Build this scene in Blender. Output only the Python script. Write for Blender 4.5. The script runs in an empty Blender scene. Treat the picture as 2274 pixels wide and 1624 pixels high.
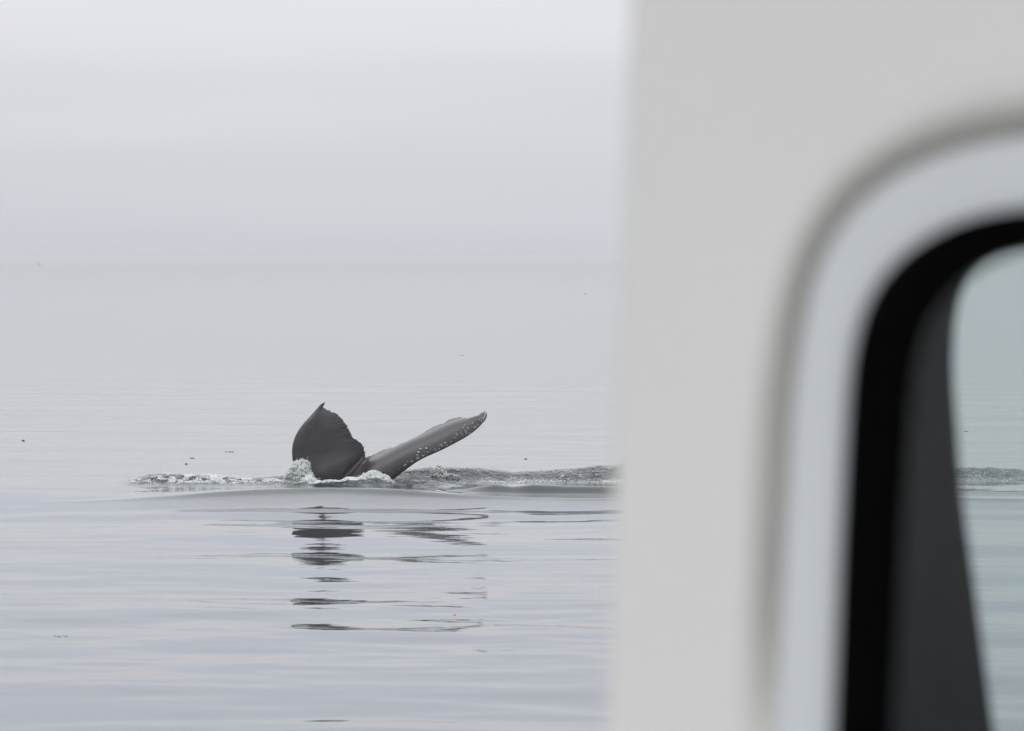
import bpy, math, random
import numpy as np
from mathutils import Vector, Matrix

random.seed(7)
rng = np.random.default_rng(11)
S = bpy.context.scene
COL = S.collection
R = math.radians

# ------------------------------------------------------------------ camera
CAM_H = 3.76
DIST = 95.0                      # metres to the whale
FPX = 2274 * 200 / 36.0          # focal length in "display" pixels (2274 wide)
HORIZ = 572.0
cam_d = bpy.data.cameras.new("camera")
cam = bpy.data.objects.new("camera", cam_d)
COL.objects.link(cam)
cam_d.lens = 200
cam_d.sensor_width = 36
cam_d.clip_start = 0.1
cam_d.clip_end = 40000
PITCH = math.atan((812 - HORIZ) / FPX)
cam.location = (0, 0, CAM_H)
cam.rotation_euler = (math.pi / 2 - PITCH, 0, 0)
cam_d.dof.use_dof = True
cam_d.dof.focus_distance = DIST
cam_d.dof.aperture_fstop = 8.0
S.camera = cam

# ------------------------------------------------------------------ world, sun, exposure
SUN_EL, SUN_ROT = R(48), R(232)
W = bpy.data.worlds.new("World")
S.world = W
W.use_nodes = True
nt = W.node_tree
nt.nodes.clear()
def wn(t): return nt.nodes.new(t)
out = wn('ShaderNodeOutputWorld')
bg = wn('ShaderNodeBackground')
bg.inputs['Strength'].default_value = 0.1
sky = wn('ShaderNodeTexSky')
sky.sky_type = 'NISHITA'
sky.sun_disc = False
sky.sun_elevation = SUN_EL
sky.sun_rotation = SUN_ROT
hs = wn('ShaderNodeHueSaturation')
hs.inputs['Saturation'].default_value = 0.15
nt.links.new(sky.outputs[0], hs.inputs['Color'])
tc = wn('ShaderNodeTexCoord')
sep = wn('ShaderNodeSeparateXYZ')
nt.links.new(tc.outputs['Generated'], sep.inputs[0])
mp = wn('ShaderNodeMath'); mp.operation = 'MAXIMUM'; mp.inputs[1].default_value = 0
nt.links.new(sep.outputs['Z'], mp.inputs[0])
pw = wn('ShaderNodeMath'); pw.operation = 'POWER'; pw.inputs[1].default_value = 0.5
nt.links.new(mp.outputs[0], pw.inputs[0])     # sqrt of sin(elevation)
# soft cloud structure, stretched along the horizon
mapn = wn('ShaderNodeMapping'); mapn.inputs['Scale'].default_value = (1, 1, 9)
nt.links.new(tc.outputs['Generated'], mapn.inputs[0])
cn = wn('ShaderNodeTexNoise'); cn.inputs['Scale'].default_value = 6.0; cn.inputs['Detail'].default_value = 1.5
nt.links.new(mapn.outputs[0], cn.inputs['Vector'])
cm = wn('ShaderNodeMapRange'); cm.inputs[1].default_value = .3; cm.inputs[2].default_value = .7
cm.inputs[3].default_value = -0.03; cm.inputs[4].default_value = 0.03
nt.links.new(cn.outputs['Fac'], cm.inputs[0])
ad = wn('ShaderNodeMath'); ad.operation = 'ADD'
nt.links.new(pw.outputs[0], ad.inputs[0]); nt.links.new(cm.outputs[0], ad.inputs[1])
ramp = wn('ShaderNodeValToRGB')
cr = ramp.color_ramp
STOPS = [(0.0, (.605, .632, .675)), (0.07, (.615, .640, .685)), (0.135, (.665, .680, .720)),
         (0.19, (.755, .762, .805)), (0.225, (.795, .80, .845)), (0.285, (.735, .775, .865)), (0.36, (.82, .84, .925)),  # blue-then-pale band above the view, added to tint the water's reflections
         (0.6, (1.13, 1.15, 1.20)), (1.0, (1.65, 1.66, 1.68))]
while len(cr.elements) > 1: cr.elements.remove(cr.elements[-1])
cr.elements[0].position = 0; cr.elements[0].color = (*STOPS[0][1], 1)
for p_, c_ in STOPS[1:]:
    e = cr.elements.new(p_); e.color = (*c_, 1)
nt.links.new(ad.outputs[0], ramp.inputs[0])
sc_ = wn('ShaderNodeVectorMath'); sc_.operation = 'SCALE'; sc_.inputs['Scale'].default_value = 10.0
nt.links.new(ramp.outputs[0], sc_.inputs[0])
mix = wn('ShaderNodeMixRGB'); mix.inputs[0].default_value = 0.96   # thick cloud hides nearly all of the clear sky
nt.links.new(hs.outputs[0], mix.inputs[1]); nt.links.new(sc_.outputs[0], mix.inputs[2])
nt.links.new(mix.outputs[0], bg.inputs['Color'])
nt.links.new(bg.outputs[0], out.inputs['Surface'])

sd = bpy.data.lights.new("sun", 'SUN')
sd.energy = 0.7
sd.angle = R(40)
sd.color = (1.0, .985, .96)
sun = bpy.data.objects.new("sun", sd)
COL.objects.link(sun)
_dir = Vector((math.sin(SUN_ROT) * math.cos(SUN_EL), math.cos(SUN_ROT) * math.cos(SUN_EL), math.sin(SUN_EL)))
sun.rotation_euler = _dir.to_track_quat('Z', 'Y').to_euler()
sun.location = (0, 0, 60)

S.view_settings.view_transform = 'Standard'
S.view_settings.look = 'None'
S.view_settings.exposure = 0
S.view_settings.gamma = 1
S.view_settings.use_curve_mapping = False
S.render.engine = 'CYCLES'
S.cycles.use_denoising = True
S.cycles.max_bounces = 8
S.cycles.volume_bounces = 3
S.cycles.transparent_max_bounces = 8
S.cycles.caustics_reflective = False
S.cycles.caustics_refractive = False

# ------------------------------------------------------------------ helpers
def tag(o, label=None, cat=None, group=None, kind=None):
    if label: o['label'] = label
    if cat: o['category'] = cat
    if group: o['group'] = group
    if kind: o['kind'] = kind
    return o

def mesh_obj(name, verts, faces, mats=(), parent=None, smooth=True):
    me = bpy.data.meshes.new(name)
    verts = np.asarray(verts, dtype=np.float32)
    if isinstance(faces, np.ndarray):
        n, k = faces.shape
        me.vertices.add(len(verts)); me.vertices.foreach_set('co', verts.ravel())
        me.loops.add(n * k); me.loops.foreach_set('vertex_index', faces.astype(np.int32).ravel())
        me.polygons.add(n)
        me.polygons.foreach_set('loop_start', np.arange(0, n * k, k, dtype=np.int32))
        me.update(calc_edges=True)
    else:
        me.from_pydata([tuple(map(float, v)) for v in verts], [], faces)
        me.update()
    if smooth:
        me.polygons.foreach_set('use_smooth', [True] * len(me.polygons))
    for m in mats: me.materials.append(m)
    o = bpy.data.objects.new(name, me)
    COL.objects.link(o)
    if parent: o.parent = parent
    return o

def empty(name, loc=(0, 0, 0), rz=0):
    o = bpy.data.objects.new(name, None)
    o.location = loc; o.rotation_euler = (0, 0, rz); o.empty_display_size = .3
    COL.objects.link(o)
    return o

def smooth(a, b, x):
    t = np.clip((x - a) / (b - a), 0, 1)
    return t * t * (3 - 2 * t)

_P = rng.random((256, 256))
def vnoise(x, y):
    xi = np.floor(x).astype(int); yi = np.floor(y).astype(int)
    fx = x - xi; fy = y - yi
    fx = fx * fx * fx * (fx * (fx * 6 - 15) + 10); fy = fy * fy * fy * (fy * (fy * 6 - 15) + 10)
    a = _P[xi & 255, yi & 255]; b = _P[(xi + 1) & 255, yi & 255]
    c = _P[xi & 255, (yi + 1) & 255]; d = _P[(xi + 1) & 255, (yi + 1) & 255]
    return (a * (1 - fx) + b * fx) * (1 - fy) + (c * (1 - fx) + d * fx) * fy
def fbm(x, y, o=4):
    s = 0; a = .5; n = 0
    for k in range(o):
        s = s + a * (vnoise(x + 17.3 * k, y + 9.1 * k) - .5) * 2; n += a
        x = x * 2.03 + y * .31; y = y * 1.97 - x * .11; a *= .5
    return s / n

def X(xd, Y=DIST): return (xd - 1137) / FPX * Y
def Z(yd, Y=DIST): return CAM_H - (yd - HORIZ) / FPX * Y
def YD(yd, z=0.0): return (CAM_H - z) * FPX / (yd - HORIZ)      # distance of a point on the water
def prof(x, pts):
    xs = [X(p[0]) for p in pts]; return np.interp(x, xs, [p[1] for p in pts])

# ------------------------------------------------------------------ materials
def new_mat(name):
    m = bpy.data.materials.new(name); m.use_nodes = True
    return m, m.node_tree, m.node_tree.nodes['Principled BSDF']

def plain(name, col, rough=.5, spec=.5, noise=0, nscale=20, bump=0, metallic=0):
    m, t, b = new_mat(name)
    b.inputs['Base Color'].default_value = (*col, 1)
    b.inputs['Roughness'].default_value = rough
    b.inputs['Specular IOR Level'].default_value = spec
    b.inputs['Metallic'].default_value = metallic
    if noise or bump:
        tcx = t.nodes.new('ShaderNodeTexCoord')
        n = t.nodes.new('ShaderNodeTexNoise'); n.inputs['Scale'].default_value = nscale; n.inputs['Detail'].default_value = 4
        t.links.new(tcx.outputs['Object'], n.inputs['Vector'])
        if noise:
            mr = t.nodes.new('ShaderNodeMapRange'); mr.inputs[3].default_value = 1 - noise; mr.inputs[4].default_value = 1 + noise
            t.links.new(n.outputs['Fac'], mr.inputs[0])
            v = t.nodes.new('ShaderNodeVectorMath'); v.operation = 'SCALE'; v.inputs[0].default_value = col
            t.links.new(mr.outputs[0], v.inputs['Scale']); t.links.new(v.outputs[0], b.inputs['Base Color'])
        if bump:
            bp = t.nodes.new('ShaderNodeBump'); bp.inputs['Distance'].default_value = bump
            t.links.new(n.outputs['Fac'], bp.inputs['Height']); t.links.new(bp.outputs[0], b.inputs['Normal'])
    return m

def water_material():
    m, t, b = new_mat("sea_water")
    b.inputs['Base Color'].default_value = (.014, .023, .026, 1)
    b.inputs['Roughness'].default_value = .03
    b.inputs['IOR'].default_value = 1.333
    tcx = t.nodes.new('ShaderNodeTexCoord')
    def noise(scale, vscale, detail=3):
        mpn = t.nodes.new('ShaderNodeMapping'); mpn.inputs['Scale'].default_value = vscale
        n = t.nodes.new('ShaderNodeTexNoise'); n.inputs['Scale'].default_value = scale; n.inputs['Detail'].default_value = detail
        t.links.new(tcx.outputs['Object'], mpn.inputs[0]); t.links.new(mpn.outputs[0], n.inputs['Vector'])
        return n
    n1 = noise(1.6, (1, 1, 1), 3)
    patch = noise(.05, (1, .5, 1), 2)       # cat's-paw patches: where the fine ripple is present
    pr = t.nodes.new('ShaderNodeMapRange'); pr.inputs[1].default_value = .38; pr.inputs[2].default_value = .62
    pr.inputs[3].default_value = .25; pr.inputs[4].default_value = 1
    t.links.new(patch.outputs['Fac'], pr.inputs[0])
    b1 = t.nodes.new('ShaderNodeBump'); b1.inputs['Distance'].default_value = RIPPLE
    ar = t.nodes.new('ShaderNodeAttribute'); ar.attribute_name = 'ripple'
    pm = t.nodes.new('ShaderNodeMath'); pm.operation = 'MULTIPLY'
    t.links.new(pr.outputs[0], pm.inputs[0]); t.links.new(ar.outputs['Fac'], pm.inputs[1])
    t.links.new(pm.outputs[0], b1.inputs['Strength']); t.links.new(n1.outputs['Fac'], b1.inputs['Height'])
    # churned water: finer bump where the 'churn' attribute is up
    at = t.nodes.new('ShaderNodeAttribute'); at.attribute_name = 'churn'
    n2 = noise(9, (1, 1, 1), 4)
    b2 = t.nodes.new('ShaderNodeBump'); b2.inputs['Distance'].default_value = .10
    t.links.new(at.outputs['Fac'], b2.inputs['Strength']); t.links.new(n2.outputs['Fac'], b2.inputs['Height'])
    t.links.new(b1.outputs[0], b2.inputs['Normal']); t.links.new(b2.outputs[0], b.inputs['Normal'])
    # foam: threshold of noise against the attribute
    af = t.nodes.new('ShaderNodeAttribute'); af.attribute_name = 'foam'
    n3 = noise(12, (1, .7, 1), 5)
    sb = t.nodes.new('ShaderNodeMath'); sb.operation = 'ADD'
    t.links.new(af.outputs['Fac'], sb.inputs[0]); t.links.new(n3.outputs['Fac'], sb.inputs[1])
    fr = t.nodes.new('ShaderNodeMapRange'); fr.inputs[1].default_value = .92; fr.inputs[2].default_value = 1.12
    t.links.new(sb.outputs[0], fr.inputs[0])
    fo = t.nodes.new('ShaderNodeBsdfDiffuse'); fo.inputs['Color'].default_value = (.78, .82, .82, 1)
    ms = t.nodes.new('ShaderNodeMixShader')
    t.links.new(fr.outputs[0], ms.inputs[0]); t.links.new(b.outputs[0], ms.inputs[1]); t.links.new(fo.outputs[0], ms.inputs[2])
    t.links.new(ms.outputs[0], t.nodes['Material Output'].inputs['Surface'])
    return m

RIPPLE = 0.006
M_water = water_material()
M_foam = plain("foam_froth", (.77, .79, .79), .5, .4)
M_spl = plain("churned_water", (.13, .16, .155), .22, .5, .3, 25, .02)

# ------------------------------------------------------------------ the sea surface
CREST = [(200, 0), (250, .0), (285, .02), (330, .12), (380, .14), (430, .12), (480, .085), (540, .05), (590, .075), (640, .12),
         (690, .07), (740, .05), (800, .07), (870, .12), (950, .19), (1050, .20), (1100, .15), (1145, .10), (1200, .14),
         (1300, .19), (1390, .25), (1600, .2), (1900, .12), (2100, .17), (2274, .16), (2500, .0), (2700, 0)]
CRESTY = [(200, 95.3), (600, 95.2), (740, 95.2), (880, 96.2), (1100, 96.4), (1400, 96.5), (1900, 97), (2500, 97)]
RIDGE2 = [(960, 0), (1040, .04), (1100, .105), (1140, .085), (1180, .115), (1250, .10), (1390, .09), (1700, .05), (2300, .02), (2500, 0)]
RIDGE3 = [(260, 0), (330, .02), (500, .04), (800, .06), (930, .05), (1010, .015), (1060, 0)]

# long-crested swells in front of the whale: slope towards the camera against distance
SLOPE = [(1086, .02), (1088, .26), (1096, .26), (1102, .13), (1108, .10), (1118, .08), (1127, .06), (1132, .003), (1137, .003), (1142, .055), (1154, .05), (1158, -.004), (1174, -.004),
         (1178, .010), (1183, -.002), (1196, -.003), (1202, .012), (1230, .010), (1236, -.014), (1244, -.014), (1250, .006),
         (1318, .002), (1326, -.0145), (1332, -.0145), (1337, .004), (1341, -.010), (1345, .004), (1354, -.009), (1359, .004),
         (1376, -.010), (1383, -.010), (1389, .004), (1420, 0), (1470, -.008), (1520, .004), (1600, 0), (2300, 0)]
_b = np.linspace(93.4, 88.2, 60)[:-1]              # back of the bulge of water in front of the whale
_top = CAM_H - (1087 - HORIZ) / FPX * 88.2
_Y = [140.0] + list(_b) + [88.2]; _z = [0.0] + list(_top * smooth(93.4, 88.2, _b)) + [_top]
while _Y[-1] > 20:                                # march from the whale towards the boat, following the table
    yd_ = HORIZ + (CAM_H - _z[-1]) * FPX / _Y[-1]
    _z.append(_z[-1] - .02 * float(np.interp(yd_, [p[0] for p in SLOPE], [p[1] for p in SLOPE]))); _Y.append(_Y[-1] - .02)
_ys = np.array(_Y[::-1]); _hh = np.array(_z[::-1])
_hh = _hh - _hh[0] * smooth(46, 5, _ys)          # relax back to the mean level close to the boat
print('swell', [(round(float(np.interp(q, _ys, _hh)), 3)) for q in (90, 86, 80, 75, 70, 60, 50)])
def swell(Y): return np.interp(Y, _ys, _hh)

_wr = np.random.default_rng(5)
COMPS = []
for k in range(70):
    lam = math.exp(_wr.uniform(math.log(.7), math.log(9)))
    th = _wr.normal(0, .75) + math.pi / 2
    slope = .0011 * (lam / 2) ** .15
    COMPS.append((lam, th, slope * lam / (2 * math.pi), _wr.uniform(0, 2 * math.pi)))

def churn_mask(x, Y):
    c = prof(x, CREST); y0 = prof(x, CRESTY)
    m = np.exp(-((Y - y0 + .55) / 1.0) ** 2) * np.clip(c / .08, 0, 1)
    m = np.maximum(m * smooth(X(255), X(330), x), smooth(X(690), X(740), x) * (1 - smooth(X(960), X(1040), x)) * np.exp(-((Y - 93.9) / .5) ** 2))
    return np.clip(m, 0, 1)

def sea(x, Y, dx=.05):
    """height of the water at a point"""
    yw = (Y + .3 * np.sin(x * .9 + 1) + .15 * np.sin(x * 1.9 - Y * .3) + 1.0 * fbm(x * .36 + 7, Y * .12, 3) * (1 - smooth(90, 93, Y)))
    h = swell(yw)
    base = swell(np.minimum(yw, 81)) * (1 - smooth(81, 93, yw))
    h = base + (h - base) * prof(x, [(0, .0), (150, .05), (330, .28), (520, .75), (700, .95), (900, 1), (1060, .6), (1180, .45), (1400, .45), (2300, .4)])
    h = h * smooth(-30, -16, x) * (1 - smooth(20, 34, x))
    env = .75 + .5 * vnoise(x / 9 + 40, Y / 14 + 40)
    near = 1 + .35 * np.exp(-((Y - 80) / 8) ** 2) + 1.9 * smooth(77, 60, Y) - .9 * smooth(60, 52, Y)
    for lam, th, a, ph in COMPS:
        w = np.clip((lam / np.maximum(dx, 1e-3) - 3) / 3, 0, 1)
        h = h + a * w * env * near * np.sin((x * math.cos(th) + Y * math.sin(th)) * 2 * math.pi / lam + ph)
    # waves the whale makes
    y0 = prof(x, CRESTY); c = prof(x, CREST)
    d = Y - y0 + .25 * fbm(x * .8, x * 0 + 3, 2)
    g = np.where(d < 0, np.exp(-(d / np.where(x < X(700), .42, .6)) ** 2), np.exp(-(d / 1.3) ** 2))
    h = h + c * g
    h = h + prof(x, [(690, 0), (740, .05), (850, .08), (960, .05), (1040, 0)]) * np.exp(-((Y - 93.75) / .3) ** 2) * (1 + fbm(x * 3, Y * 3, 2))
    d2 = Y - 89.0 + .3 * np.sin(x * .7)
    h = h + prof(x, RIDGE2) * 1.45 * np.where(d2 < 0, np.exp(-(d2 / .27) ** 2), np.exp(-(d2 / .9) ** 2))
    d3 = Y - 88.2 + .25 * np.sin(x * .5 + 1)
    h = h + .3 * prof(x, RIDGE3) * np.exp(-(d3 / .7) ** 2)
    r = np.hypot(x + 3.2, (Y - 95))
    h = h + .004 * np.exp(-(r / 7.5) ** 2) * np.sin(r * 2 * math.pi / 2.6) * (Y < DIST) * smooth(0, 1.5, DIST - Y)
    cm_ = churn_mask(x, Y)
    h = h + cm_ * (.045 * fbm(x * 1.8, Y * 2.2, 4) + .028 * fbm(x * 7, Y * 7 + 5, 3)) * np.where(x > X(870), 1.0, 1.1)
    return h

def axis(segs):
    v = [segs[0][0]]
    for a, b, st in segs:
        n = max(1, int(round((b - a) / st)))
        v += list(np.linspace(a, b, n + 1)[1:])
    return v
def geo(a, b, s0, g):
    v = []; x = a; s = s0
    while x < b: s *= g; x += s; v.append(x)
    return v
ys = axis([(36, 87, .14), (87, 97.6, .055), (97.6, 150, .2)])
ys = ys + geo(150, 9000, .22, 1.035)
ys = [-3000, -900, -300, -100, -30, 0, 15, 25, 30, 33] + ys
xs = axis([(-8, 9.2, .055)])
xs = [-v for v in reversed(geo(8, 7000, .07, 1.06))] + xs + geo(9.2, 7000, .07, 1.06)
xs = np.array(xs); ys = np.array(ys)
GX, GY = np.meshgrid(xs, ys)
dX = np.gradient(xs)[None, :]; dY = np.gradient(ys)[:, None]
DX = np.maximum(dX * .45, dY + 0 * dX)
far_k = (1 - smooth(400, 1500, np.abs(GX))) * (1 - smooth(1500, 4000, GY)) * smooth(-1000, 10, GY)
H = sea(GX, GY, DX) * far_k
nx, ny = len(xs), len(ys)
V = np.stack([GX.ravel(), GY.ravel(), H.ravel()], 1)
idx = np.arange(nx * ny).reshape(ny, nx)
F = np.stack([idx[:-1, :-1].ravel(), idx[:-1, 1:].ravel(), idx[1:, 1:].ravel(), idx[1:, :-1].ravel()], 1)
water = mesh_obj("sea_water", V, F, [M_water])
tag(water, "calm grey sea with faint ripples fading into fog", kind='structure')
CH = churn_mask(GX, GY)
FO = CH * (np.where(GX < X(720), .17, .14) + .35 * fbm(GX * .9 + 3, GY * 1.4, 3)) * smooth(X(280), X(320), GX)
a = water.data.attributes.new('churn', 'FLOAT', 'POINT'); a.data.foreach_set('value', (CH * .8).ravel().astype(np.float32))
RP = 1 - .93 * smooth(110, 420, np.hypot(GX, GY))      # flat calm further out
a = water.data.attributes.new('ripple', 'FLOAT', 'POINT'); a.data.foreach_set('value', RP.ravel().astype(np.float32))
a = water.data.attributes.new('foam', 'FLOAT', 'POINT'); a.data.foreach_set('value', FO.ravel().astype(np.float32))

# ------------------------------------------------------------------ haze
hz = [(-7600, -3500, -1.6), (7600, -3500, -1.6), (7600, 9800, -1.6), (-7600, 9800, -1.6)]
hz = hz + [(p[0], p[1], 5.2) for p in hz]
haze = mesh_obj("haze", hz, [(0, 3, 2, 1), (4, 5, 6, 7), (0, 1, 5, 4), (1, 2, 6, 5), (2, 3, 7, 6), (3, 0, 4, 7)], smooth=False)
mh = bpy.data.materials.new("haze_air"); mh.use_nodes = True
th_ = mh.node_tree; th_.nodes.clear()
ho = th_.nodes.new('ShaderNodeOutputMaterial'); hv = th_.nodes.new('ShaderNodeVolumePrincipled')
hv.inputs['Color'].default_value = (1, 1, 1, 1)
hv.inputs['Density'].default_value = 0.0004
hv.inputs['Anisotropy'].default_value = 0.75
th_.links.new(hv.outputs[0], ho.inputs['Volume'])
haze.data.materials.append(mh)
tag(haze, "thin grey sea fog lying over the water", kind='stuff')

# ------------------------------------------------------------------ the whale
def whale_skin():
    m, t, b = new_mat("whale_skin")
    tcx = t.nodes.new('ShaderNodeTexCoord')
    n = t.nodes.new('ShaderNodeTexNoise'); n.inputs['Scale'].default_value = 5; n.inputs['Detail'].default_value = 6
    t.links.new(tcx.outputs['Object'], n.inputs['Vector'])
    r = t.nodes.new('ShaderNodeValToRGB')
    r.color_ramp.elements[0].position = .3; r.color_ramp.elements[0].color = (.022, .019, .023, 1)
    r.color_ramp.elements[1].position = .75; r.color_ramp.elements[1].color = (.036, .033, .037, 1)
    t.links.new(n.outputs['Fac'], r.inputs[0])
    # pale scratches
    mp2 = t.nodes.new('ShaderNodeMapping'); mp2.inputs['Scale'].default_value = (5, 5, 26); mp2.inputs['Rotation'].default_value = (0, .5, 0)
    t.links.new(tcx.outputs['Object'], mp2.inputs[0])
    n2 = t.nodes.new('ShaderNodeTexNoise'); n2.inputs['Scale'].default_value = 3; n2.inputs['Detail'].default_value = 3
    t.links.new(mp2.outputs[0], n2.inputs['Vector'])
    r2 = t.nodes.new('ShaderNodeMapRange'); r2.inputs[1].default_value = .68; r2.inputs[2].default_value = .76; r2.inputs[4].default_value = .35
    t.links.new(n2.outputs['Fac'], r2.inputs[0])
    mx = t.nodes.new('ShaderNodeMixRGB'); mx.inputs[2].default_value = (.16, .16, .17, 1)
    t.links.new(r2.outputs[0], mx.inputs[0]); t.links.new(r.outputs[0], mx.inputs[1])
    t.links.new(mx.outputs[0], b.inputs['Base Color'])
    rr = t.nodes.new('ShaderNodeMapRange'); rr.inputs[3].default_value = .3; rr.inputs[4].default_value = .5
    t.links.new(n.outputs['Fac'], rr.inputs[0]); t.links.new(rr.outputs[0], b.inputs['Roughness'])
    bp = t.nodes.new('ShaderNodeBump'); bp.inputs['Distance'].default_value = .01; bp.inputs['Strength'].default_value = .6
    t.links.new(n2.outputs['Fac'], bp.inputs['Height']); t.links.new(bp.outputs[0], b.inputs['Normal'])
    b.inputs['Coat Weight'].default_value = .22; b.inputs['Coat Roughness'].default_value = .18
    return m
M_skin = whale_skin()

# (lead x, lead y, lead depth, trail x, trail y, trail depth, thickness)
FL = [
 (722.5, 893, .05, 722.1, 893.6, .05, .012), (711, 899, .03, 719.5, 899.5, .05, .03), (703.5, 908, .0, 717.2, 904.5, .05, .045),
 (690.5, 923, -.03, 720, 907.5, .06, .07), (675.5, 939, -.05, 735, 913.5, .08, .09), (662.5, 956, -.05, 752, 925, .10, .10),
 (653.5, 974, -.05, 766, 940.7, .12, .11), (649, 992, -.05, 775.5, 957, .15, .12), (648.3, 1009, -.04, 788, 974.5, .19, .13),
 (651, 1027, -.02, 800, 985, .23, .15), (664, 1046, .0, 808, 994, .27, .18), (682, 1063, .0, 811, 1002, .30, .19),
 (697, 1080, .04, 811.5, 1008, .33, .20), (709, 1096, .12, 811, 1013, .35, .22),
 (722, 1114, .18, 811, 1017, .38, .24),
 (775, 1128, -.02, 816, 1015, .40, .30), (834, 1094, -.16, 830, 1009, .42, .28), (887, 1053, -.25, 855, 999, .44, .22),
 (923, 1027, -.30, 885, 988, .45, .18), (946, 1014.5, -.33, 915, 975, .45, .16), (979, 1000, -.35, 948, 957.5, .42, .14),
 (1012.6, 983, -.35, 980, 941, .36, .12), (1035, 970.5, -.34, 1008, 929.5, .28, .10), (1053, 958, -.32, 1023, 927.0, .2, .085),
 (1066.5, 945.5, -.30, 1028, 932.5, .12, .075), (1078, 932, -.27, 1057, 925.5, .02, .06), (1081.5, 921, -.24, 1067.8, 917.3, -.06, .04),
 (1079, 914.8, -.2, 1076.5, 914.5, -.15, .015)]
def cat(P, n):
    P = np.array(P, float); m = len(P)
    t = np.linspace(0, m - 1, n); i = np.minimum(t.astype(int), m - 2); f = (t - i)[:, None]
    p0 = P[np.maximum(i - 1, 0)]; p1 = P[i]; p2 = P[i + 1]; p3 = P[np.minimum(i + 2, m - 1)]
    return .5 * ((2 * p1) + (-p0 + p2) * f + (2 * p0 - 5 * p1 + 4 * p2 - p3) * f ** 2 + (-p0 + 3 * p1 - 3 * p2 + p3) * f ** 3), t
NT, NS = 400, 30
C, T = cat(FL, NT)
def pt(xd, yd, dy):
    Y = DIST + dy
    return np.stack([(xd - 1137) / FPX * Y, Y, CAM_H - (yd - HORIZ) / FPX * Y], -1)
Lead = pt(C[:, 0], C[:, 1], C[:, 2]); Trail = pt(C[:, 3], C[:, 4], C[:, 5]); TH = C[:, 6]
sv = (1 - np.cos(np.linspace(0, math.pi, NS))) / 2
chord = Trail - Lead
cl = np.linalg.norm(chord, axis=1)
cdir = chord / np.maximum(cl, 1e-4)[:, None]
# ragged trailing edge
jag = .026 * fbm(T * 1.7, T * 0 + 2, 4) + (.012 + .030 * vnoise(T * 1.1, T * 0 + 9)) * (vnoise(T * 6.5, T * 0) - .5)
jag *= smooth(1.5, 3.5, T) * (1 - smooth(22.5, 24, T) * .6)
jag *= np.where((T > 12) & (T < 16), .4, 1)
P = Lead[:, None, :] + chord[:, None, :] * sv[None, :, None]
P = P + cdir[:, None, :] * (jag[:, None] * smooth(.75, 1, sv)[None, :])[..., None]
dT = np.gradient(P, axis=0); dS = np.gradient(P, axis=1)
N = np.cross(dT, dS); ln = np.linalg.norm(N, axis=2, keepdims=True)
N = N / np.maximum(ln, 1e-9)
flip = np.sign((N[..., 1]).mean()); N = -N * flip       # towards the camera (-Y)
for _ in range(6):                                       # relax the offset directions along the span
    N[1:-1] = (N[:-2] + N[1:-1] * 2 + N[2:]) / 4
N /= np.maximum(np.linalg.norm(N, axis=2, keepdims=True), 1e-9)
prof_t = (1.9 * np.sqrt(sv) * (1 - sv) + .06 * (1 - (2 * sv - 1) ** 2) * 1.0)
side = smooth(13.5, 16.5, T)                             # 0 on the left lobe, 1 on the right
th2 = TH[:, None] * prof_t[None, :] * .62
camb = (.05 * (6.75 * sv * (1 - sv) ** 2) * 1.0)[None, :] * (side[:, None] * 2.6 + (1 - side[:, None]) * .5) * np.clip(cl / .8, 0, 1)[:, None]
# folds running from the notch down to the tail stock
fold = np.zeros((NT, NS))
for c0, wd, am in ((14.0, .38, -.06), (13.1, .3, .02), (14.75, .3, .03), (15.4, .25, -.018), (12.4, .25, -.012), (16.1, .3, .012)):
    tt = T[:, None] + (sv[None, :] - .8) * 1.0
    fold += am * np.exp(-((tt - c0) / wd) ** 2)
fold *= smooth(.15, .5, sv)[None, :] * (1 - smooth(.93, 1, sv))[None, :]
Fr = P + N * (th2 + camb + fold)[..., None]
Bk = P - N * (th2 - camb)[..., None]
# the leading and trailing columns are shared
W1 = Fr.reshape(-1, 3); W2 = Bk[:, 1:-1].reshape(-1, 3)
Vv = np.concatenate([W1, W2]); fi = np.arange(NT * NS).reshape(NT, NS)
bi = np.empty((NT, NS), int); bi[:, 0] = fi[:, 0]; bi[:, -1] = fi[:, -1]
bi[:, 1:-1] = NT * NS + np.arange(NT * (NS - 2)).reshape(NT, NS - 2)
def quads(g, rev=False):
    q = np.stack([g[:-1, :-1].ravel(), g[:-1, 1:].ravel(), g[1:, 1:].ravel(), g[1:, :-1].ravel()], 1)
    return q[:, ::-1] if rev else q
Fq = np.concatenate([quads(fi), quads(bi, True)])
org = np.array([X(740), DIST, 0.0])
whale = mesh_obj("humpback_whale", Vv - org, Fq, [M_skin])
whale.location = org
tag(whale, "dark grey humpback whale tail raised above the water, two flukes spread in a V", "whale")
import bmesh
bm = bmesh.new(); bm.from_mesh(whale.data); bmesh.ops.recalc_face_normals(bm, faces=bm.faces); bm.to_mesh(whale.data); bm.free()

# barnacles along the leading edge of the right lobe
ICO_V = []; ph = (1 + 5 ** .5) / 2
for s1 in (-1, 1):
    for s2 in (-ph, ph): ICO_V += [(0, s1, s2), (s1, s2, 0), (s2, 0, s1)]
ICO_V = np.array(ICO_V) / math.hypot(1, ph)
ICO_F = [(i, j, k) for i in range(12) for j in range(i + 1, 12) for k in range(j + 1, 12)
         if max(np.linalg.norm(ICO_V[i] - ICO_V[j]), np.linalg.norm(ICO_V[j] - ICO_V[k]), np.linalg.norm(ICO_V[i] - ICO_V[k])) < 1.1]
ICO_F = np.array([f if np.dot(np.cross(ICO_V[f[1]] - ICO_V[f[0]], ICO_V[f[2]] - ICO_V[f[0]]), ICO_V[f[0]]) > 0 else (f[0], f[2], f[1]) for f in ICO_F])
OCT_V = np.array([(1, 0, 0), (-1, 0, 0), (0, 1, 0), (0, -1, 0), (0, 0, 1), (0, 0, -1)], float)
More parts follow.
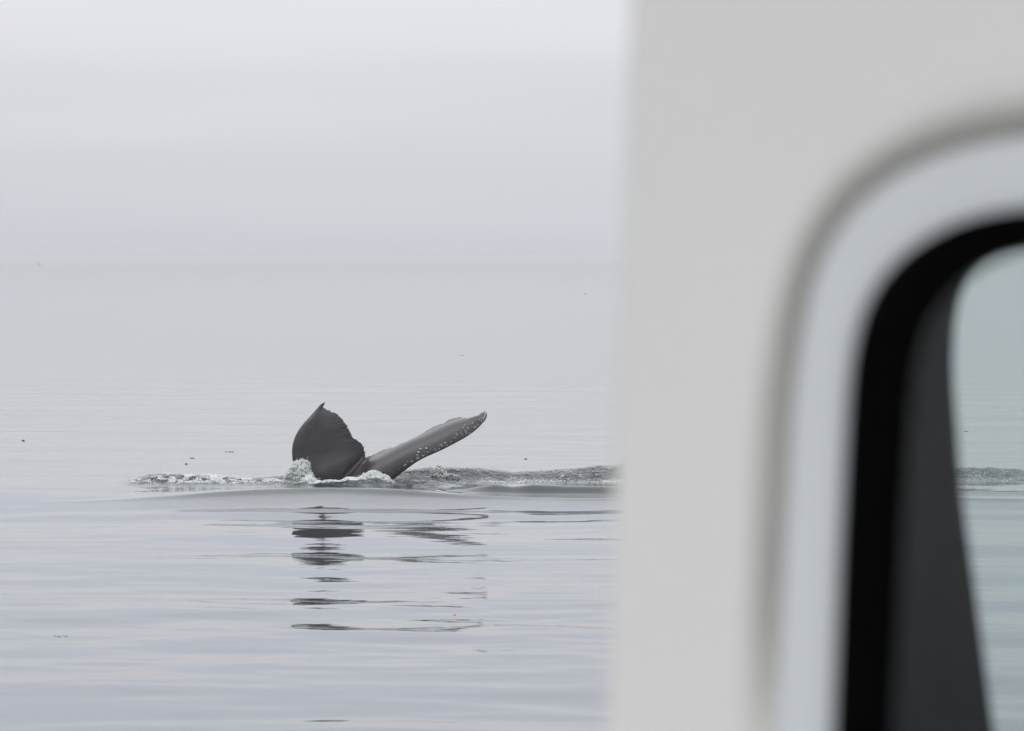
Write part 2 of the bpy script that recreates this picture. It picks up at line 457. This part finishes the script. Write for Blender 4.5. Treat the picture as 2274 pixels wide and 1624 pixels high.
OCT_F = np.array([(0, 2, 4), (2, 1, 4), (1, 3, 4), (3, 0, 4), (2, 0, 5), (1, 2, 5), (3, 1, 5), (0, 3, 5)])
def blobs(cen, rad, squash=1.0, ico=False, rnd=None):
    rnd = rnd or np.random.default_rng(1)
    bv, bf = (ICO_V, ICO_F) if ico else (OCT_V, OCT_F)
    n = len(cen); cen = np.asarray(cen); rad = np.asarray(rad)
    s = rnd.uniform(.6, 1.4, (n, 1, 3)) * np.array([1, 1, squash])
    v = cen[:, None, :] + bv[None] * rad[:, None, None] * s
    f = bf[None] + (np.arange(n) * len(bv))[:, None, None]
    return v.reshape(-1, 3), f.reshape(-1, 3)
bc, br = [], []
rb = random.Random(3)
def surf(t, s):
    i = int(t / (len(FL) - 1) * (NT - 1)); j = min(int(np.searchsorted(sv, s)), NS - 1)
    return Fr[i, j], N[i, j]
spots = [(19.3, .07, .024), (18.95, .075, .015), (18.7, .05, .016), (22.3, .13, .014), (22.6, .14, .013), (21.4, .05, .014), (23.6, .12, .012)]
cl_c = [17.4, 18.3, 19.1, 19.9, 20.8, 21.5, 22.4, 23.6, 24.6, 25.6, 26.2]
for _ in range(130):
    t_ = min(26.8, max(16.6, rb.choice(cl_c) + rb.gauss(0, .22))) if rb.random() < .85 else rb.uniform(16.8, 26.6); spots.append((t_, rb.uniform(.003, .035 if t_ < 21 else .09), rb.uniform(.004, .011)))
for t_, s_, r_ in spots:
    p, n = surf(t_, s_); bc.append(p + n * r_ * .2 - org); br.append(r_)
bv_, bf_ = blobs(bc, br, ico=True)
M_barn = plain("barnacle_shell", (.50, .53, .50), .7, .3, .35, 60)
tag(mesh_obj("barnacles", bv_, bf_, [M_barn], whale), "white barnacles dotted along the leading edge of one fluke", kind='stuff')

# ------------------------------------------------------------------ splashes and foam
def on_sea(x, Y):
    x = np.asarray(x, float); Y = np.asarray(Y, float)
    return sea(x, Y)
def mound(xc, Yc, w, d, h, seed, lean=0, drops=2500, spray=.25, res=70):
    """ragged froth heap: lumpy shell covered with beads of water"""
    rn = np.random.default_rng(seed)
    u = np.linspace(-1, 1, res); U, Vg = np.meshgrid(u, u)
    rr = np.sqrt(U ** 2 + Vg ** 2)
    n = fbm(U * 4.3 + seed, Vg * 3.1, 4)
    prof_ = np.clip(1 - rr ** 2, 0, 1) ** .6
    hgt = h * prof_ * (1 + .7 * n)
    x_ = xc + U * w + lean * hgt; y_ = Yc + Vg * d
    base = on_sea(xc + U * w, y_)
    k = rr < 1.0
    z_ = base + np.where(k, hgt, 0) - .03 + .02 * k
    nn = fbm(U * 14 + seed, Vg * 14, 3)
    z_ = z_ + .035 * nn * k
    x_ = x_ + .012 * fbm(U * 17, Vg * 15 + seed, 2)
    vs = np.stack([x_.ravel(), y_.ravel(), z_.ravel()], 1)
    g = np.arange(res * res).reshape(res, res)
    q = quads(g)
    keep = k.ravel()[q].all(1) & (fbm(U * 6 + 2 * seed, Vg * 6, 3).ravel()[q].mean(1) > -.35)
    q = q[keep]
    tri = np.concatenate([q[:, [0, 1, 2]], q[:, [0, 2, 3]]])
    # beads
    a = rn.uniform(0, 2 * math.pi, drops); r = np.sqrt(rn.uniform(0, 1, drops)) * 1.02
    bu, bw = r * np.cos(a), r * np.sin(a)
    hh = h * np.clip(1 - r ** 2, 0, 1) ** .6 * (1 + .7 * fbm(bu * 4.3 + seed, bw * 3.1, 4))
    up = np.abs(rn.normal(0, spray * h * .25, drops)) * (rn.random(drops) < .22) + rn.uniform(-.01, .012, drops)
    bx = xc + bu * w + lean * hh + rn.normal(0, .016, drops); by = Yc + bw * d
    bz = on_sea(xc + bu * w, by) + hh + up
    rad = rn.uniform(.003, .012, drops) * np.where(up > .03, .6, 1)
    cl2 = fbm(bu * w * 34 + seed, bw * d * 20 + hh * 30, 3)
    kk = (cl2 > .25 - .5 * hh / h) | (up > .03)
    v2, f2 = blobs(np.stack([bx, by, bz], 1)[kk], rad[kk], rnd=rn)
    return np.concatenate([vs, v2]), np.concatenate([tri, f2 + len(vs)]), len(tri)

def joined(name, parts, mats, **kw):
    vs, fs, o = [], [], 0
    mi = []
    for pp in parts:
        v, f = pp[0], pp[1]; ns_ = pp[2] if len(pp) > 2 else 0
        vs.append(v); fs.append(f + o); o += len(v)
        mi += [1] * ns_ + [0] * (len(f) - ns_)
    V_ = np.concatenate(vs); F_ = np.concatenate(fs)
    c = V_.mean(0); c[2] = 0
    ob = mesh_obj(name, V_ - c, F_, mats, **kw); ob.location = c
    if max(mi): ob.data.polygons.foreach_set('material_index', mi)
    return ob

o = joined("splash", [mound(X(663), 94.75, .235, .22, .29, 3, lean=.12, drops=8000, spray=.3),
                      mound(X(686), 94.55, .12, .2, .09, 4, drops=3500)], [M_foam, M_spl])
tag(o, "white curl of splash against the broad upright fluke at the waterline", "splash", "splashes round the whale tail")
o = joined("splash", [mound(X(829), 94.25, .25, .22, .16, 8, drops=8000, spray=.3),
                      mound(X(783), 94.2, .20, .2, .07, 9, drops=3500, spray=.2),
                      mound(X(856), 94.3, .12, .2, .10, 10, drops=2500),
                      mound(X(735), 94.2, .26, .2, .025, 12, drops=3500, spray=.15)], [M_foam, M_spl])
tag(o, "long low heap of white froth at the foot of the slanting fluke", "splash", "splashes round the whale tail")
o = joined("splash", [mound(X(972), 95.9, .13, .3, .07, 14, drops=900, spray=.2),
                      mound(X(1000), 95.7, .2, .25, .035, 15, drops=500)], [M_foam, M_spl])
tag(o, "small white breaking crest on the choppy wave beyond the slanting fluke", "splash", "splashes round the whale tail")
# droplets thrown up at the left end of the foam
rn = np.random.default_rng(33)
cen = []; rad = []
for k in range(70):
    f = rn.random(); xx = X(352 + 12 * f + rn.normal(0, 1.3 + 3 * f ** 3)); yy = 1018 + 40 * f
    cen.append((xx, 95.0 + rn.normal(0, .05), Z(yy, 95))); rad.append(rn.uniform(.003, .008))
v_, f_ = blobs(cen, rad, rnd=rn)
o = joined("spray_droplets", [(v_, f_)], [M_foam])
tag(o, "thin column of droplets flicked up at the end of the foam line", kind="stuff")

def foam_scatter(x0, x1, n, seed, doff, dw, dens=lambda x: 1.0, thr=.0, zoff=.0, rmax=.011):
    rn = np.random.default_rng(seed)
    x = rn.uniform(x0, x1, n * 3); d = rn.normal(doff, dw, n * 3)
    Y = prof(x, CRESTY) + d
    k = (fbm(x * 2.3 + seed, Y * 2.7, 4) * .6 + .7 * fbm(x * 9 + seed, Y * 8, 3) > thr) & (rn.random(n * 3) < dens(x))
    x, Y = x[k][:n], Y[k][:n]
    cl_ = np.clip(fbm(x * 2.3 + seed, Y * 2.7, 4) - thr, 0, 1)
    z = on_sea(x, Y) + rn.uniform(-.004, .02, len(x)) + cl_ * .07 * rn.random(len(x)) + zoff
    return blobs(np.stack([x, Y, z], 1), rn.uniform(.003, rmax, len(x)), rnd=rn)
left_d = lambda x: prof(x, [(278, .1), (300, .8), (350, 1), (470, .9), (560, .7), (640, .8), (700, .9)])
right_d = lambda x: prof(x, [(850, .5), (950, .8), (1080, .8), (1130, 1), (1250, .7), (1400, .8), (2300, .5)])
o = joined("sea_foam", [foam_scatter(X(282), X(700), 7000, 1, -.4, .28, left_d, .16),
                        foam_scatter(X(320), X(560), 2200, 6, -.1, .12, left_d, .2, rmax=.012),
                        foam_scatter(X(690), X(890), 3500, 2, -.9, .25, lambda x: 1 + 0 * x, .22)], [M_foam])
tag(o, "broken white foam along the low wave beside the upright fluke", kind='stuff')
o = joined("sea_foam", [foam_scatter(X(870), X(1420), 3000, 3, -.35, .5, right_d, .3, rmax=.009),
                        foam_scatter(X(1060), X(1420), 1500, 4, -1.5, .28, right_d, .15),
                        foam_scatter(X(1420), X(2420), 3500, 5, -.9, .4, right_d, .2)], [M_foam])
tag(o, "patchy foam on the choppy water between whale tail and cabin", kind='stuff')

# ------------------------------------------------------------------ bits afloat
M_kelp = plain("kelp_brown", (.09, .05, .035), .5, .4, .4, 40)
def scrap(xd, yd, wpx, label, n=3, seed=1, mat=None, flat=.35, fill=1.0, name="kelp_scrap", cat_="kelp scrap", group="brown scraps afloat"):
    Y = YD(yd); x = X(xd, Y); z = float(on_sea(x, Y)); Y = YD(yd, z); x = X(xd, Y); z = float(on_sea(x, Y))
    rn = np.random.default_rng(seed); w = wpx / FPX * Y
    vs, fs = [], []; off = 0
    for k in range(n):
        cx = (k + .5) / n - .5
        L, Wd, Hh = w / n * rn.uniform(.45, .75) * fill, w / n * rn.uniform(.5, .9), w / n * flat * rn.uniform(.6, 1.2)
        m = 9
        for j in range(m):                    # leaf-like curled lozenge
            u = j / (m - 1) * 2 - 1; q = math.sqrt(max(0, 1 - u * u)) + .05
            for a_ in range(6):
                an = a_ / 6 * 2 * math.pi
                vs.append((cx * w + u * L, math.cos(an) * q * Wd * .5 + rn.normal(0, .02) * w, math.sin(an) * q * Hh * .5 + Hh * .35 + .2 * Hh * math.sin(u * 3 + k)))
        for j in range(m - 1):
            for a_ in range(6):
                b2 = (a_ + 1) % 6
                fs.append((off + j * 6 + a_, off + j * 6 + b2, off + (j + 1) * 6 + b2, off + (j + 1) * 6 + a_))
        fs.append(tuple(off + i for i in range(5, -1, -1))); fs.append(tuple(off + (m - 1) * 6 + i for i in range(6)))
        off += m * 6
    ob = mesh_obj(name, vs, fs, [mat or M_kelp]); ob.location = (x, Y, z)
    tag(ob, label, cat_, group)
    return ob
scrap(426, 1018, 10, "darkest brown weed scrap floating on calm water behind the foam line", 2, 1)
scrap(413, 1031, 6, "small faint brown scrap right beside the darkest weed scrap, slightly nearer", 1, 2)
scrap(509, 1004, 22, "row of thin brown weed bits afloat behind the upright fluke", 4, 3, flat=.3, fill=.55)
scrap(475, 1057, 11, "dark brown scrap almost touching the back of the foam line", 2, 4, flat=.3)
scrap(1167, 1020, 6, "single reddish brown speck afloat behind the choppy water beside the cabin", 1, 5)
scrap(1025, 790, 11, "dark twig afloat far beyond the tip of the slanting fluke", 2, 6, flat=.2)
scrap(51, 979, 6, "lone brown scrap afloat by itself, farthest from the boat cabin and beyond the foam line", 1, 7)
scrap(1300, 653, 6, "tiny grey scrap far off beside the white cabin wall", 1, 8, flat=.25)
for q_, xq in enumerate((122, 130, 139, 146)):
    scrap(xq, 1410 + (q_ % 2), 5, "%s of four faint grey specks in a row nearest the boat" % ("leftmost", "second from the left", "third from the left", "rightmost")[q_], 1, 20 + q_, flat=.3, group="row of four faint specks")
scrap(2146, 958, 8, "dark speck afloat seen through the cabin window", 2, 10, flat=.25)
scrap(72, 588, 3, "tiny dark bird sized speck beside the pink buoy", 1, 11, flat=.4)
M_or = plain("orange_float", (.95, .50, .28), .5, .4)
scrap(1008, 1363, 9, "tiny orange float bobbing among the reflections of the whale tail", 1, 12, mat=M_or, name="orange_float", cat_="float", flat=.5, group=None)

# pink mooring buoy far out
Yb = YD(588); xb = X(87, Yb)
rb_ = 3.3 / FPX * Yb
bpk = empty("mooring_buoy", (xb, Yb, 0))
tag(bpk, "small bright pink mooring buoy far out near the foggy horizon", "buoy")
nv, nf = [], []
for j in range(13):
    a1 = -math.pi / 2 + math.pi * j / 12
    for i in range(20):
        a2 = 2 * math.pi * i / 20
        nv.append((math.cos(a1) * math.cos(a2) * rb_, math.cos(a1) * math.sin(a2) * rb_, math.sin(a1) * rb_ + rb_ * .55))
for j in range(12):
    for i in range(20):
        nf.append((j * 20 + i, j * 20 + (i + 1) % 20, (j + 1) * 20 + (i + 1) % 20, (j + 1) * 20 + i))
mesh_obj("float_ball", nv, nf, [plain("pink_vinyl", (.85, .10, .16), .4, .4)], bpk)
nv, nf = [], []
for j, (rr, zz) in enumerate([(.22, 1.45), (.22, 1.62), (.14, 1.66), (.14, 1.8), (.02, 1.84)]):
    for i in range(12):
        a2 = 2 * math.pi * i / 12; nv.append((rr * rb_ * math.cos(a2), rr * rb_ * math.sin(a2), zz * rb_))
for j in range(4):
    for i in range(12): nf.append((j * 12 + i, j * 12 + (i + 1) % 12, (j + 1) * 12 + (i + 1) % 12, (j + 1) * 12 + i))
mesh_obj("mooring_eye", nv, nf, [plain("blue_vinyl", (.2, .05, .1), .5, .4)], bpk)

# ------------------------------------------------------------------ the boat the picture is taken from
DN, DF = 4.5, 2.75           # distance of the near cabin wall, and cabin width
YAW = R(-3)
boat = empty("boat", (0, DN, 0), YAW)
tag(boat, "white cabin of a boat with a rounded black edged window, close and out of focus", "boat")
def loc(xd, yd, yl):
    """point of the boat's plane y=yl (in the boat's own axes) on the sight line"""
    c, s = math.cos(-YAW), math.sin(-YAW)
    dx, dy, dz = (xd - 1137) / FPX, 1.0, -(yd - HORIZ) / FPX
    ox, oy = 0 * c - (-DN) * s, 0 * s + (-DN) * c
    rx, ry = dx * c - dy * s, dx * s + dy * c
    t = (yl - oy) / ry
    return (ox + rx * t, yl, CAM_H + dz * t)

GO = [(a_ - 14, b_ - 14) for a_, b_ in [(2274, 232), (2175.6, 250), (2062.7, 284), (1972.5, 329), (1882, 392), (1828, 451), (1783, 528), (1747, 613.6), (1724, 699), (1706, 812), (1690, 891), (1679, 1071), (1672, 1252), (1665.5, 1433), (1658.7, 1613)]]
GI = [(2274, 306.7), (2175.6, 322.5), (2062.7, 356.3), (1995, 388), (1927, 433), (1873, 491.7), (1832.5, 555), (1801, 645), (1783, 744.5), (1769, 857), (1765, 891), (1756, 1071), (1744.5, 1252), (1735.5, 1433), (1728, 1613)]
BK = [(a_ - 8, b_ - 8) for a_, b_ in [(2274, 469), (2175.6, 482.7), (2085, 518.8), (2017.6, 564), (1963.4, 618), (1931.8, 667.8), (1913.8, 726.5), (1900, 789.7), (1893.5, 850), (1889, 920), (1882, 1071), (1873, 1252), (1866.4, 1433), (1859.6, 1613)]]
BI = [(a_ + 30, b_ + (6 if a_ > 2200 else 12)) for a_, b_ in [(2274, 546), (2215, 551), (2160, 570), (2120, 597), (2080, 632), (2044.7, 677), (2022, 720), (2008.6, 767), (1999, 830), (1992, 920), (1981.5, 1071), (1972.5, 1252), (1965, 1433), (1955, 1613)]]
FW = [(a_ + 5, b_ + 6) for a_, b_ in [(2330, 545), (2274, 546), (2215, 553), (2175.6, 568.5), (2140, 595), (2124, 635), (2114.6, 699), (2110, 789.7), (2112, 860), (2121, 930), (2128, 1071.6), (2148.5, 1207), (2166.6, 1342), (2184.6, 1477.8), (2202.7, 1613)]]
def loop_px(pts, n, right=3300, bottom=1950):
    """the seen corner, carried on to a full rounded opening"""
    p = [np.array(q, float) for q in pts]
    top = p[0]; d = p[0] - p[1]; d /= np.linalg.norm(d)
    mid = 2750.0
    # left half from top middle round to left middle
    q = [np.array([mid, top[1] - 18]), np.array([(top[0] * 2 + mid) / 3, top[1] - 11])] + p
    e = p[-1] - p[-2]; e /= np.linalg.norm(e)
    q.append(p[-1] + e * (bottom - p[-1][1]) / e[1])
    q = np.array(q)
    low = q[:-1][::-1].copy(); low[:, 1] = 2 * bottom - low[:, 1]
    low[:, 0] = low[:, 0] + 0
    left = np.concatenate([q, low])
    rt = left[::-1][1:-1].copy(); rt[:, 0] = 2 * mid - rt[:, 0]
    L = np.concatenate([left, rt])
    # smooth closed resample by arc length
    L2 = np.concatenate([L, L[:1]])
    s = np.concatenate([[0], np.cumsum(np.linalg.norm(np.diff(L2, axis=0), axis=1))])
    u = np.linspace(0, s[-1], n, endpoint=False)
    R_ = np.stack([np.interp(u, s, L2[:, 0]), np.interp(u, s, L2[:, 1])], 1)
    for _ in range(5): R_ = (np.roll(R_, 1, 0) + 2 * R_ + np.roll(R_, -1, 0)) / 4
    return R_
NL = 240
def L3(pts, yl, tap=None, **kw):
    r = loop_px(pts, NL, **kw)
    outp = []
    for xd, yd in r:
        y_ = yl(yd) if callable(yl) else yl
        outp.append(loc(xd, yd, y_))
    return np.array(outp)
def strip(loops, closed_ends=False):
    vs = np.concatenate(loops); fs = []
    n = len(loops[0])
    for k in range(len(loops) - 1):
        for i in range(n):
            j = (i + 1) % n
            fs.append((k * n + i, k * n + j, (k + 1) * n + j, (k + 1) * n + i))
    return vs, fs
def recalc(o):
    b_ = bmesh.new(); b_.from_mesh(o.data); bmesh.ops.recalc_face_normals(b_, faces=b_.faces); b_.to_mesh(o.data); b_.free()

M_gel = plain("white_gelcoat", (.645, .637, .618), .38, .4, .03, 3, .0004)
M_flange = plain("white_flange", (.575, .595, .615), .25, .5, .02, 6)
M_rub = plain("black_rubber", (.002, .002, .002), .9, .0)
M_int = plain("charcoal_lining", (.115, .107, .106), .9, .1, .12, 30)
M_deck = plain("deck_grey", (.55, .55, .54), .7, .3, .08, 40, .001)

gdep = lambda yd: .010 + .040 * float(1 - smooth(1250, 1850, np.float64(min(yd, 3900 - yd))))
A = L3(GO, 0.0)
def between(f, dep): return L3([(a_[0] * (1 - f) + b_[0] * f, a_[1] * (1 - f) + b_[1] * f) for a_, b_ in zip(GO, GI)], dep)
A1 = between(.05, lambda y: gdep(y) * .015)
A1b = between(.12, lambda y: gdep(y) * .09)
A2 = between(.80, lambda y: gdep(y) * .96)
A3 = between(.88, gdep)
A4 = between(.97, lambda y: gdep(y) * .12 + .001)
B = L3(GI, .001)
Cc = L3(BK, .003)
# outer wall as a ring between the cabin outline and the window recess
x0, x1_, z0, z1 = loc(1383, 812, 0)[0], 2.75, 2.05, 4.62
def rect_loop(ref, xa, xb, za, zb, yl, lean=.0, rad=.0):
    c = np.array([ref[:, 0].mean(), 0, ref[:, 2].mean()])
    outp = []
    for p in ref:
        dx, dz = p[0] - c[0], p[2] - c[2]
        k = 1e9
        if dx > 1e-9: k = min(k, (xb - c[0]) / dx)
        if dx < -1e-9: k = min(k, (xa - c[0]) / dx)
        if dz > 1e-9: k = min(k, (zb - c[2]) / dz)
        if dz < -1e-9: k = min(k, (za - c[2]) / dz)
        outp.append((c[0] + dx * k, yl, c[2] + dz * k))
    outp = np.array(outp)
    outp[:, 0] += lean * (outp[:, 2] - 3.68) * (outp[:, 0] < xa + .3)
    return outp
def snap(lp, xa, xb, za, zb):      # put a vertex exactly on every corner
    for cx, cz in ((xa, za), (xa, zb), (xb, za), (xb, zb)):
        i = np.argmin((lp[:, 0] - cx) ** 2 + (lp[:, 2] - cz) ** 2); lp[i, 0] = cx; lp[i, 2] = cz
    return lp
O = snap(rect_loop(A, x0, x1_, z0, z1, 0.0), x0, x1_, z0, z1)
LEAN = .034
def lean_it(lp): lp = lp.copy(); lp[:, 0] += LEAN * (lp[:, 2] - 3.68) * (lp[:, 0] < .2); return lp
Ol = lean_it(O)
Mid = A * .5 + Ol * .5
# rounded corner of the wall, then the return of its edge
O1 = Ol.copy(); O1[:, 1] = .012; O1[:, 0] += np.where(Ol[:, 0] < .2, -.004, 0)
O0 = Ol + (Mid - Ol) * .01
O2 = Ol.copy(); O2[:, 1] = .06; O2[:, 0] += np.where(Ol[:, 0] < .2, -.004, 0)
v_, f_ = strip([B, A4, A3, A2, A1b, A1, A, A * .97 + Ol * .03, Mid, O0 * .9 + Mid * .1, Ol, O1, O2])
side_wall = mesh_obj("cabin_wall", v_, f_, [M_gel], boat)
v_, f_ = strip([B, B * .5 + Cc * .5, Cc]); v_[:, 1] += .0005
# window group: flange, seal, pane
win = mesh_obj("window", v_, f_, [M_flange], boat)
win['label'] = "rounded window of the near cabin wall with white flange"
D1 = Cc.copy(); D1[:, 1] -= .006
D2 = L3([(a_[0] + 12, a_[1] + 10) for a_ in BK], -.002)
D3 = L3(BI, .030); D4 = D3.copy(); D4[:, 1] = .058
Dk = Cc.copy(); Dk[:, 1] = .058
v_, f_ = strip([D1, D2, D3, D4, Dk, D1])
seal = mesh_obj("window_seal", v_, f_, [M_rub], win)

def glass(name, tint, rough=0):
    m = bpy.data.materials.new(name); m.use_nodes = True
    t = m.node_tree; t.nodes.clear()
    o_ = t.nodes.new('ShaderNodeOutputMaterial'); tr = t.nodes.new('ShaderNodeBsdfTransparent'); gl = t.nodes.new('ShaderNodeBsdfGlossy')
    tr.inputs[0].default_value = (*tint, 1); gl.inputs['Roughness'].default_value = .02
    fr = t.nodes.new('ShaderNodeFresnel'); fr.inputs[0].default_value = 1.45
    mx = t.nodes.new('ShaderNodeMixShader')
    t.links.new(fr.outputs[0], mx.inputs[0]); t.links.new(tr.outputs[0], mx.inputs[1]); t.links.new(gl.outputs[0], mx.inputs[2])
    t.links.new(mx.outputs[0], o_.inputs['Surface'])
    return m
# each pane is a closed slab: the ray crosses two faces, so each face takes the root of the tint
M_glass = glass("green_tinted_glass", (.916, .944, .938))
def pane(name, lp, y0_, y1_, parent):
    a_ = lp.copy(); a_[:, 1] = y0_; b_ = lp.copy(); b_[:, 1] = y1_
    n = len(lp); c_ = lp.mean(0)
    vs = np.concatenate([a_, b_]); fs = [tuple(range(n)), tuple(range(2 * n - 1, n - 1, -1))]
    fs += [(i, n + i, n + (i + 1) % n, (i + 1) % n) for i in range(n)]
    o_ = mesh_obj(name, vs, fs, [M_glass], parent, smooth=False); recalc(o_); return o_
Dp = D3 * 1.0
cx_ = Dp.mean(0)
Dp2 = cx_ + (Dp - cx_) * 1.012
pane("window_pane", Dp2, .040, .046, win)

# far wall of the cabin with its own window
Fl = L3(FW, DF, right=3100, bottom=2100)
xa, xb, za, zb = x0 + .02, x1_ - .06, z0 + .05, z1 - .06
Of = snap(rect_loop(Fl, xa, xb, za, zb, DF), xa, xb, za, zb)
Of_o = snap(rect_loop(Fl, x0, x1_, z0, z1, DF + .06), x0, x1_, z0, z1)
Flo = Fl.copy(); Flo[:, 1] = DF + .055
v_, f_ = strip([Of, Fl, Flo])
mesh_obj("far_wall_lining", v_, f_, [M_int], boat, smooth=False)
Fo2 = Flo.copy(); Fo2[:, 1] = DF + .06
v_, f_ = strip([Fo2, Of_o])
mesh_obj("cabin_wall", v_, f_, [M_gel], boat, smooth=False)
cx_ = Flo.mean(0)
win2 = mesh_obj("window", *strip([Flo, cx_ + (Flo - cx_) * 1.02]), [M_rub], boat, smooth=False)
win2['label'] = "opposite cabin window seen through the near one"
pane("window_pane", cx_ + (Flo - cx_) * 1.004, DF + .035, DF + .041, win2)

def box(name, a_, b_, m, parent=None):
    (ax, ay, az), (bx, by, bz) = a_, b_
    vs = [(ax, ay, az), (bx, ay, az), (bx, by, az), (ax, by, az), (ax, ay, bz), (bx, ay, bz), (bx, by, bz), (ax, by, bz)]
    return mesh_obj(name, vs, [(0, 3, 2, 1), (4, 5, 6, 7), (0, 1, 5, 4), (1, 2, 6, 5), (2, 3, 7, 6), (3, 0, 4, 7)], [m], parent, smooth=False)
# end walls: white outside, charcoal inside
xl = x0
box("end_wall", (xl + .03, .062, z0), (xl + .05, DF + .058, z1 - .003), M_gel, boat)
box("wall_lining", (xl + .052, .064, z0 + .055), (xl + .06, DF - .002, z1 - .065), M_int, boat)
box("end_wall", (x1_ - .05, .062, z0), (x1_ - .002, DF + .058, z1 - .003), M_gel, boat)
box("wall_lining", (x1_ - .07, .064, z0 + .055), (x1_ - .052, DF - .002, z1 - .065), M_int, boat)
box("headliner", (xl + .062, .064, z1 - .075), (x1_ - .072, DF - .003, z1 - .06), M_int, boat)
box("cabin_sole", (xl + .062, .064, z0 + .045), (x1_ - .072, DF - .003, z0 + .06), M_int, boat)
box("roof", (xl - .0, .004, z1 + .002), (x1_ + .05, DF + .06, z1 + .07), M_gel, boat)
box("deck", (-1.6, -6.2, z0 - .08), (x1_ + .9, DF + .9, z0 - .004), M_deck, boat)
# hull: flared section running fore and aft below the deck
hv = []; hf = []
for k, (yy) in enumerate(np.linspace(-6.2, DF + .9, 9)):
    for (xx, zz) in [(-1.6, z0 - .084), (-1.5, 1.0), (-1.2, .1), (-.6, -.6), (1.0, -.9), (2.6, -.6), (3.4, .1), (3.6, 1.0), (3.65, z0 - .084)]:
        hv.append((xx, yy, zz))
for k in range(8):
    for i in range(8): hf.append((k * 9 + i, k * 9 + i + 1, (k + 1) * 9 + i + 1, (k + 1) * 9 + i))
hf.append(tuple(range(9))); hf.append(tuple(72 + i for i in range(8, -1, -1)))
hull = mesh_obj("hull", hv, hf, [M_gel], boat, smooth=False); recalc(hull)
print("water tris", len(water.data.polygons) * 2)
